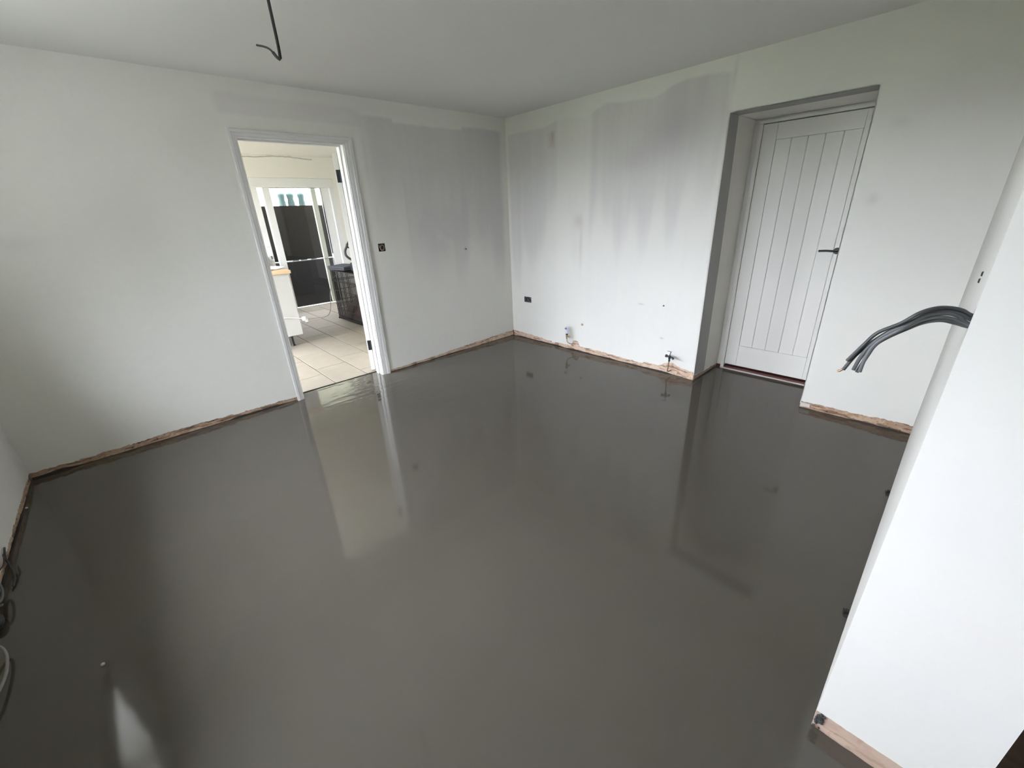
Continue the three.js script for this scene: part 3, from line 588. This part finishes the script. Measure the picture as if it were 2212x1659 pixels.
{
  // door_3: white patio door with a narrow sidelight
  const z = -4.35, d = struct(group('door_3', [0, 0, z]), 'white glazed patio door with a narrow sidelight');
  const fr = (n, x0, y0, x1, y1, dz = 0.035, m = M.upvc) => mesh(n, rb(x0, y0, -0.035, x1, y1, dz, Math.min(0.006, (y1 - y0) / 3)), m, d);
  fr('door_frame', -1.6, 0.02, -1.485, 2.146); fr('mullion', -1.412, 0.02, -1.305, 2.0, 0.045); fr('door_frame', -0.482, 0.02, -0.345, 2.0); fr('frame_head', -1.6, 2.0, -0.262, 2.146, 0.06);
  fr('door_sill', -1.485, -0.02, -0.345, 0.03, 0.06);
  mesh('reveal', bb(-0.345, 0, -0.03, -0.262, 2.0, 0.099), M.upvc, d);
  fr('glazing_bar', -1.485, 0.8165, -0.482, 0.8235, -0.012, std([0.13, 0.12, 0.11], 0.7));
  const sd = mesh('sash_stile', rb(-0.63, 0.03, -0.09, -0.548, 1.998, -0.04, 0.006), std([0.5, 0.52, 0.43], 0.5), d); sd.userData.label = 'weathered greenish stile behind the glass';
  const pane = (x0, y0, x1, y1) => { const p = new THREE.PlaneGeometry(x1 - x0, y1 - y0); p.translate((x0 + x1) / 2, (y0 + y1) / 2, -0.01); mesh('pane', p, M.glass, d); };
  pane(-1.305, 0.03, -0.482, 2.0); pane(-1.485, 0.03, -1.412, 2.0);
  mesh('gasket', [bb(-1.308, 1.994, 0.0, -0.482, 2.001, 0.037), bb(-0.486, 0.9, 0.0, -0.479, 2.0, 0.037), bb(-0.486, 0.03, 0, -0.48, 0.82, 0.02)], M.black, d);
  const wd = struct(group('window_4', [0, 0, z]), 'white side window left of the patio door');
  mesh('window_frame', [rb(-2.5, 0.95, -0.035, -2.43, 2.146, 0.035, 0.006), rb(-2.5, 0.95, -0.035, -1.6, 1.02, 0.035, 0.006), rb(-2.5, 2.07, -0.035, -1.6, 2.146, 0.035, 0.006)], M.upvc, wd);
  mesh('window_frame', rb(-1.64, 1.02, -0.035, -1.6, 2.07, 0.035, 0.006), M.upvc, wd);
  const p = new THREE.PlaneGeometry(0.79, 1.05); p.translate(-2.035, 1.545, 0); mesh('pane', p, M.glass, wd);
  const lh = mesh('lock_case', [rb(-1.572, 0.87, 0.035, -1.49, 1.1, 0.062, 0.006)], M.upvc, d); lh.userData.label = 'white door lock case';
  mesh('key', [cyl([-1.53, 0.945, 0.062], [-1.53, 0.945, 0.082], 0.008, 0.006, 10), rb(-1.534, 0.905, 0.07, -1.526, 0.945, 0.076, 0.001)], M.dark, lh);
}
// base unit with a wooden worktop on the left
{
  const x1 = -2.01, z0 = -1.77, z1 = -4.2;
  const u = tag(group('kitchen_unit', [0, 0, 0]), 'white kitchen base unit on black legs left of the doorway', 'kitchen unit');
  mesh('end_panel', rb(-2.62, 0.15, z0 - 0.02, x1, 0.9, z0, 0.002), std([0.5, 0.49, 0.455], 0.4), u);
  mesh('carcass', bb(-2.6, 0.15, z1, x1 - 0.022, 0.9, z0 - 0.021), std([0.78, 0.77, 0.73], 0.5), u);
  const white = std([0.74, 0.74, 0.71], 0.4);
  for (const [y0, y1] of [[0.155, 0.5], [0.505, 0.73], [0.735, 0.895]]) for (const [a, b] of [[z0 - 0.026, z0 - 0.62], [z0 - 0.626, z0 - 1.22], [z0 - 1.226, z1 + 0.01]]) {
    const f = mesh('drawer_front', rb(x1 - 0.02, y0, b, x1, y1, a, 0.002), white, u);
    mesh('drawer_handle', rb(x1 + 0.001, y1 - 0.03, (a + b) / 2 - 0.06, x1 + 0.014, y1 - 0.02, (a + b) / 2 + 0.06, 0.003), std([0.2, 0.12, 0.09], 0.5), f);
  }
  for (const y of [0.868, 0.718]) mesh('drawer_runner', rb(x1 + 0.0005, y - 0.012, z0 - 0.06, x1 + 0.006, y + 0.012, z0 - 0.03, 0.002), std([0.12, 0.07, 0.06], 0.5), u);
  const leg = new THREE.LatheGeometry([[0, 0.006], [0.026, 0.006], [0.026, 0.016], [0.017, 0.026], [0.014, 0.12], [0.034, 0.132], [0.034, 0.15], [0, 0.15]].map(([x, y]) => new THREE.Vector2(x, y)), 18);
  for (const [lx, lz] of [[-2.13, -1.86], [-2.52, -1.86], [-2.13, -3.0], [-2.52, -3.0], [-2.13, -4.1]]) mesh('leg', leg, M.black, u).position.set(lx, 0, lz);
  const oak = tex(256, 64, (a, b) => mix3([0.62, 0.42, 0.25], [0.72, 0.52, 0.33], fbm(a * 3, b * 30, 871, 3)));
  tag(mesh('worktop', rb(-2.63, 0.901, z1, x1 + 0.025, 0.941, z0 + 0.02, 0.006), std([1, 1, 1], 0.5, { map: oak })), 'oak worktop lying on the white kitchen unit', 'worktop');
  // papers at the near end of the worktop
  const sheet = (w, d, wave, sd) => { const g = new THREE.PlaneGeometry(w, d, 14, 8); g.rotateX(-PI / 2); const p = g.attributes.position; for (let i = 0; i < p.count; i++) p.setY(i, wave * (0.5 + 0.5 * Math.sin(p.getX(i) * 22 + sd)) + wave * 0.6 * fbm(p.getX(i) * 9, p.getZ(i) * 9, sd)); g.computeVertexNormals(); return g; };
  const s1 = mesh('paper_sheet', sheet(0.3, 0.22, 0.02, 4), std([0.85, 0.84, 0.8], 0.7, { side: THREE.DoubleSide })); s1.position.set(-2.16, 0.944, -2.02); s1.rotation.y = 0.4;
  tag(s1, 'creased white paper lying on the oak worktop', 'paper');
  const s2 = mesh('card_flap', sheet(0.16, 0.12, 0.035, 9), std([0.6, 0.42, 0.34], 0.8, { side: THREE.DoubleSide })); s2.position.set(-2.36, 0.945, -1.82); s2.rotation.y = -0.3;
  tag(s2, 'curled brown card at the near end of the oak worktop', 'card');
}
// white lead with its plug, reaching out of the left jamb
{
  const c = tag(group('power_lead', [0, 0, 0]), 'white lead with a plug lying across the end of the white unit', 'power lead');
  mesh('lead', tube([[-2.63, 0.35, -1.755], [-2.45, 0.368, -1.762], [-2.2, 0.388, -1.763], [-2.05, 0.36, -1.762], [-1.975, 0.342, -1.757]], 0.0065, 50, 10), std([0.7, 0.68, 0.64], 0.4), c);
  mesh('plug', [rb(-1.985, 0.315, -1.785, -1.937, 0.365, -1.735, 0.012, 3), rb(-1.956, 0.29, -1.775, -1.915, 0.335, -1.745, 0.012, 3)], std([0.8, 0.79, 0.76], 0.35), c);
  mesh('plug_pin', [rb(-1.932, 0.278, -1.766, -1.925, 0.292, -1.76, 0.001), rb(-1.943, 0.278, -1.756, -1.937, 0.292, -1.751, 0.001)], M.brass, c);
}
// dog crate with bedding
{
  const x0 = -1.1, x1 = -0.48, z0 = -1.98, z1 = -2.93, y0 = 0.03, y1 = 0.76;
  const c = tag(group('dog_crate', [0, 0, 0]), 'black wire dog crate against the kitchen wall right of the patio door', 'dog crate');
  const side = (a, b, n) => {        // vertical wires between two floor points, with rails
    const g = []; for (let i = 0; i <= n; i++) { const x = lerp(a[0], b[0], i / n), z = lerp(a[1], b[1], i / n); g.push(cyl([x, y0, z], [x, y1, z], 0.0036, 0.0036, 6)); }
    for (const y of [y0, y0 + 0.13, 0.3, 0.46, 0.6, 0.62, y1]) g.push(cyl([a[0], y, a[1]], [b[0], y, b[1]], y === y0 || y === y1 || y === 0.6 || y === 0.62 ? 0.0065 : 0.004, 0.005, 6));
    return g;
  };
  mesh('wire_panel', side([x0, z0], [x0, z1], 36), M.black, c);
  mesh('wire_panel', side([x1, z0], [x1, z1], 30), M.black, c);
  mesh('wire_panel', side([x0, z0], [x1, z0], 24), M.black, c);
  mesh('wire_panel', side([x0, z1], [x1, z1], 24), M.black, c);
  const top = []; for (let i = 0; i <= 24; i++) { const z = lerp(z0, z1, i / 24); top.push(cyl([x0, y1, z], [x1, y1, z], 0.0028, 0.0028, 6)); } for (let i = 0; i <= 4; i++) { const x = lerp(x0, x1, i / 4); top.push(cyl([x, y1, z0], [x, y1, z1], 0.0036, 0.0036, 6)); }
  mesh('wire_top', top, M.black, c);
  mesh('crate_tray', [rb(x0 + 0.008, 0.012, z1 + 0.01, x1 - 0.008, 0.03, z0 - 0.01, 0.005), rb(x0 + 0.008, 0.03, z1 + 0.01, x0 + 0.016, 0.065, z0 - 0.01, 0.003)], M.dark, c);
  for (const [fx, fz] of [[x0, z0], [x0, z1], [x1, z0], [x1, z1]]) mesh('foot', cyl([fx, 0.006, fz], [fx, 0.032, fz], 0.012, 0.01, 10), M.black, c);
  // bedding: crumpled heap
  const heap = (w, d, h, sd, n = 46) => { const g = new THREE.PlaneGeometry(w, d, n, n); g.rotateX(-PI / 2); const p = g.attributes.position; for (let i = 0; i < p.count; i++) { const x = p.getX(i) / w * 2, z = p.getZ(i) / d * 2, e = Math.max(0, (1 - Math.pow(Math.abs(x), 3)) * (1 - Math.pow(Math.abs(z), 3))); p.setY(i, h * e * (0.35 + 0.95 * fbm(p.getX(i) * 8 + 3, p.getZ(i) * 7, sd, 3)) + 0.035 * e * Math.abs(Math.sin(p.getX(i) * 34 + 5 * fbm(p.getX(i) * 6, p.getZ(i) * 6, sd + 5)))); } g.computeVertexNormals(); return g; };
  const b = mesh('blanket', heap(0.54, 0.56, 0.3, 901), std([0.3, 0.19, 0.185], 0.95, { side: THREE.DoubleSide })); b.position.set(-0.79, 0.032, -2.3);
  tag(b, 'crumpled mauve blanket heaped inside the dog crate', 'blanket');
  const b2 = mesh('cushion', heap(0.5, 0.3, 0.34, 911, 30), std([0.22, 0.18, 0.12], 0.95, { side: THREE.DoubleSide })); b2.position.set(-0.78, 0.032, -2.75);
  tag(b2, 'brown cushion at the far end inside the dog crate', 'cushion');
  const fold = (x, y, z, w, d, h, mat, n, l, cat) => { const g = []; for (let i = 0; i < n; i++) { const q = rb(-w / 2 + 0.01 * hash(i, 1, 5), i * h / n, -d / 2 + 0.012 * hash(i, 2, 5), w / 2 - 0.012 * hash(i, 3, 5), (i + 1) * h / n, d / 2, h / n * 0.45, 3); g.push(q); } const m = mesh('folded_cloth', g, mat); m.position.set(x, y, z); tag(m, l, cat, 'folded cloths on the dog crate'); return m; };
  fold(-1.0, 0.785, -2.62, 0.3, 0.42, 0.055, std([0.07, 0.075, 0.085], 0.95), 2, 'dark grey folded cloth drooping over the crate top', 'cloth').rotation.set(0.0, 0.2, 0.03);
  fold(-0.76, 0.767, -2.2, 0.2, 0.12, 0.12, std([0.1, 0.14, 0.22], 0.95), 3, 'blue folded cloth on top of the dog crate', 'cloth');
  fold(-0.87, 0.767, -2.06, 0.26, 0.1, 0.03, std([0.62, 0.42, 0.36], 0.95), 1, 'pink folded cloth at the near edge of the crate top', 'cloth');
  const st = tag(group('curved_stand', [-0.95, 0.72, -2.33]), 'dark grey curved stand with a forked tip rising from the crate top', 'stand');
  mesh('stand_base', [rb(-0.05, 0.05, -0.05, 0.07, 0.17, 0.06, 0.02, 3), rb(-0.02, 0.15, -0.04, 0.08, 0.2, 0.05, 0.012, 3)], std([0.02, 0.02, 0.022], 0.6), st);
  mesh('stand_arm', [tube([[0.03, 0.19, 0], [-0.05, 0.225, 0], [-0.1, 0.28, 0], [-0.1, 0.34, 0], [-0.07, 0.39, 0], [-0.05, 0.43, 0]], 0.017, 50, 12), cyl([-0.05, 0.42, 0], [-0.03, 0.475, 0], 0.016, 0.002, 12), cyl([-0.065, 0.4, 0], [-0.005, 0.345, 0], 0.014, 0.002, 12)], std([0.06, 0.06, 0.062], 0.55), st);
  tag(mesh('grey_cord', tube([[-0.97, 0.69, -2.96], [-1.06, 0.62, -2.99], [-1.13, 0.42, -3.02], [-1.155, 0.2, -3.06], [-1.19, 0.06, -3.12], [-1.25, 0.014, -3.2], [-1.42, 0.011, -3.28], [-1.6, 0.011, -3.25]], 0.0055, 70, 8), std([0.48, 0.45, 0.41], 0.6)), 'thin grey cord trailing off the crate onto the tiles', 'cord');
  const y = tag(group('yellow_toy', [-1.03, 0.007, -1.86]), 'crumpled yellow and black soft toy beside the near end of the crate', 'toy');
  const ht = heap(0.2, 0.16, 0.16, 921, 20); mesh('toy_body', ht, std([0.5, 0.32, 0.05], 0.9, { side: THREE.DoubleSide }), y);
  mesh('toy_patch', ball([-0.03, 0.07, 0.03], 0.03, 1, 0.7, 1), M.black, y);
  mesh('toy_patch', ball([0.04, 0.05, 0.05], 0.022, 1, 0.6, 1), M.black, y);
  const gt = tag(group('green_toy', [-1.49, 0.007, -0.985]), 'small bright green and pink toy on the tiles by the open door', 'toy');
  mesh('toy_body', ball([0, 0.045, 0], 0.04, 0.7, 1.1, 0.7), std([0.16, 0.5, 0.12], 0.6), gt);
  mesh('toy_tail', ball([0.03, 0.016, 0.03], 0.022, 1, 0.7, 1), std([0.5, 0.16, 0.25], 0.7), gt);
}

// ---------------------------------------------------------------- outside
{
  const n = 90, m = 10, g = new THREE.BoxGeometry(1.2, 2.1, 18, m, 20, n), p = g.attributes.position;
  for (let i = 0; i < p.count; i++) { const x = p.getX(i), y = p.getY(i), z = p.getZ(i); p.setXYZ(i, x + 0.3 * (fbm(y * 2, z * 2, 951) - 0.5), y + 0.3 * (fbm(x * 2, z * 2, 953) - 0.5), z + 0.2 * (fbm(x * 2, y * 2, 955) - 0.5)); }
  g.computeVertexNormals(); g.translate(-10.5, 0.5, 5);
  tag(mesh('horizon_blocker', g, std([0.05, 0.075, 0.03], 0.95)), 'unseen dark green bank added to block the low sky before the room windows', 'horizon_blocker');  // added out of view to cut low sky light at the room windows
  // unseen wall, added to block grazing sky light at the room window
  const w = struct(group('wall_light_blocker', [0, 0, 0]), 'unseen dark grey wall added to block grazing sky at the front window');
  mesh('blocker_face', bb(-7.6, -0.16, 3.02, XL - 0.32, 3.0, 3.3), std([0.105, 0.105, 0.1], 0.95), w);
}
struct(mesh('ground', (() => { const g = new THREE.PlaneGeometry(120, 120); g.rotateX(-PI / 2); g.translate(0, -0.16, 0); return g; })(), std([0.11, 0.115, 0.08], 1)), 'grass and paving around the house');
struct(mesh('roof_slab', bb(XL - 0.5, H + 0.12, KZ - 0.6, 1.1, H + 0.3, 8.5), M.core), 'floor above the rooms');
{
  const f = tag(group('garden_fence', [0, 0, -4.9]), 'black solid fence panel seen through the patio door', 'fence');
  const blk = new THREE.MeshPhysicalMaterial({ color: new THREE.Color().setRGB(0.016, 0.0145, 0.0125), roughness: 0.9, specularIntensity: 0.15 });
  for (let i = 0; i < 5; i++) mesh('fence_panel', rb(-3.0 + i * 1.0, 0.8, -0.02, -2.004 + i * 1.0, 1.744, 0.02, 0.004), blk, f);
  mesh('base_board', rb(-3.0, -0.16, -0.02, 2.0, 0.79, 0.03, 0.004), std([0.005, 0.004, 0.0035], 0.9), f);
  const L = ['dull teal green garden post behind the black fence, leftmost of three', 'dull teal green garden post behind the black fence, middle one of three', 'dull teal green garden post behind the black fence, rightmost of three'];
  [0.215, 0.435, 0.71].forEach((x, i) => {
    const p = new THREE.LatheGeometry([[0, -0.16], [0.085, -0.16], [0.085, 1.95], [0.07, 2.02], [0.088, 2.12], [0.09, 2.19], [0, 2.19]].map(([r, y]) => new THREE.Vector2(r, y)), 20);
    p.translate(x, 0, -9);
    tag(mesh('garden_post', p, std([0.017, 0.038, 0.035], 0.8)), L[i], 'post', 'teal posts beyond the fence');
  });
  const cv = tag(group('added_canopy', [0, 0, 0]), 'unseen roof added over the yard to shade the house beyond the patio door', 'shade_roof');  // unseen roof, added to keep sky light off the house wall
  mesh('shade_sheet', bb(-6.4, 2.72, -8.7, 6.4, 2.78, -5.5), std([0.75, 0.74, 0.7], 0.8), cv);
  for (const x of [-6.2, 2.4, 6.2]) mesh('shade_post', rb(x - 0.05, -0.16, -5.65, x + 0.05, 2.72, -5.55), M.upvc, cv);
  const h = tag(group('neighbour_house', [0, 0, -10.45]), 'bright cream house behind the black fence', 'house');
  mesh('wall', bb(-5, -0.16, -1, 5, 5, 0.0), std([0.72, 0.66, 0.47], 0.9), h);
  for (const [a, b] of [[-0.1, 0.6], [0.95, 1.5], [1.62, 1.95]]) { const q = mesh('window', [rb(a, 1.0, 0, a + 0.06, 2.45, 0.04), rb(b - 0.06, 1.0, 0, b, 2.45, 0.04), rb(a, 2.4, 0, b, 2.46, 0.04)], std([0.12, 0.12, 0.12], 0.5), h); mesh('pane', bb(a + 0.06, 1.0, 0, b - 0.06, 2.4, 0.02), std([0.85, 0.85, 0.85], 0.3), q); }
  mesh('gutter', cyl([-5, 2.5, 0.03], [5, 2.66, 0.03], 0.025, 0.025, 10), std([0.4, 0.38, 0.34], 0.6), h);
}

renderer.render(scene, camera);
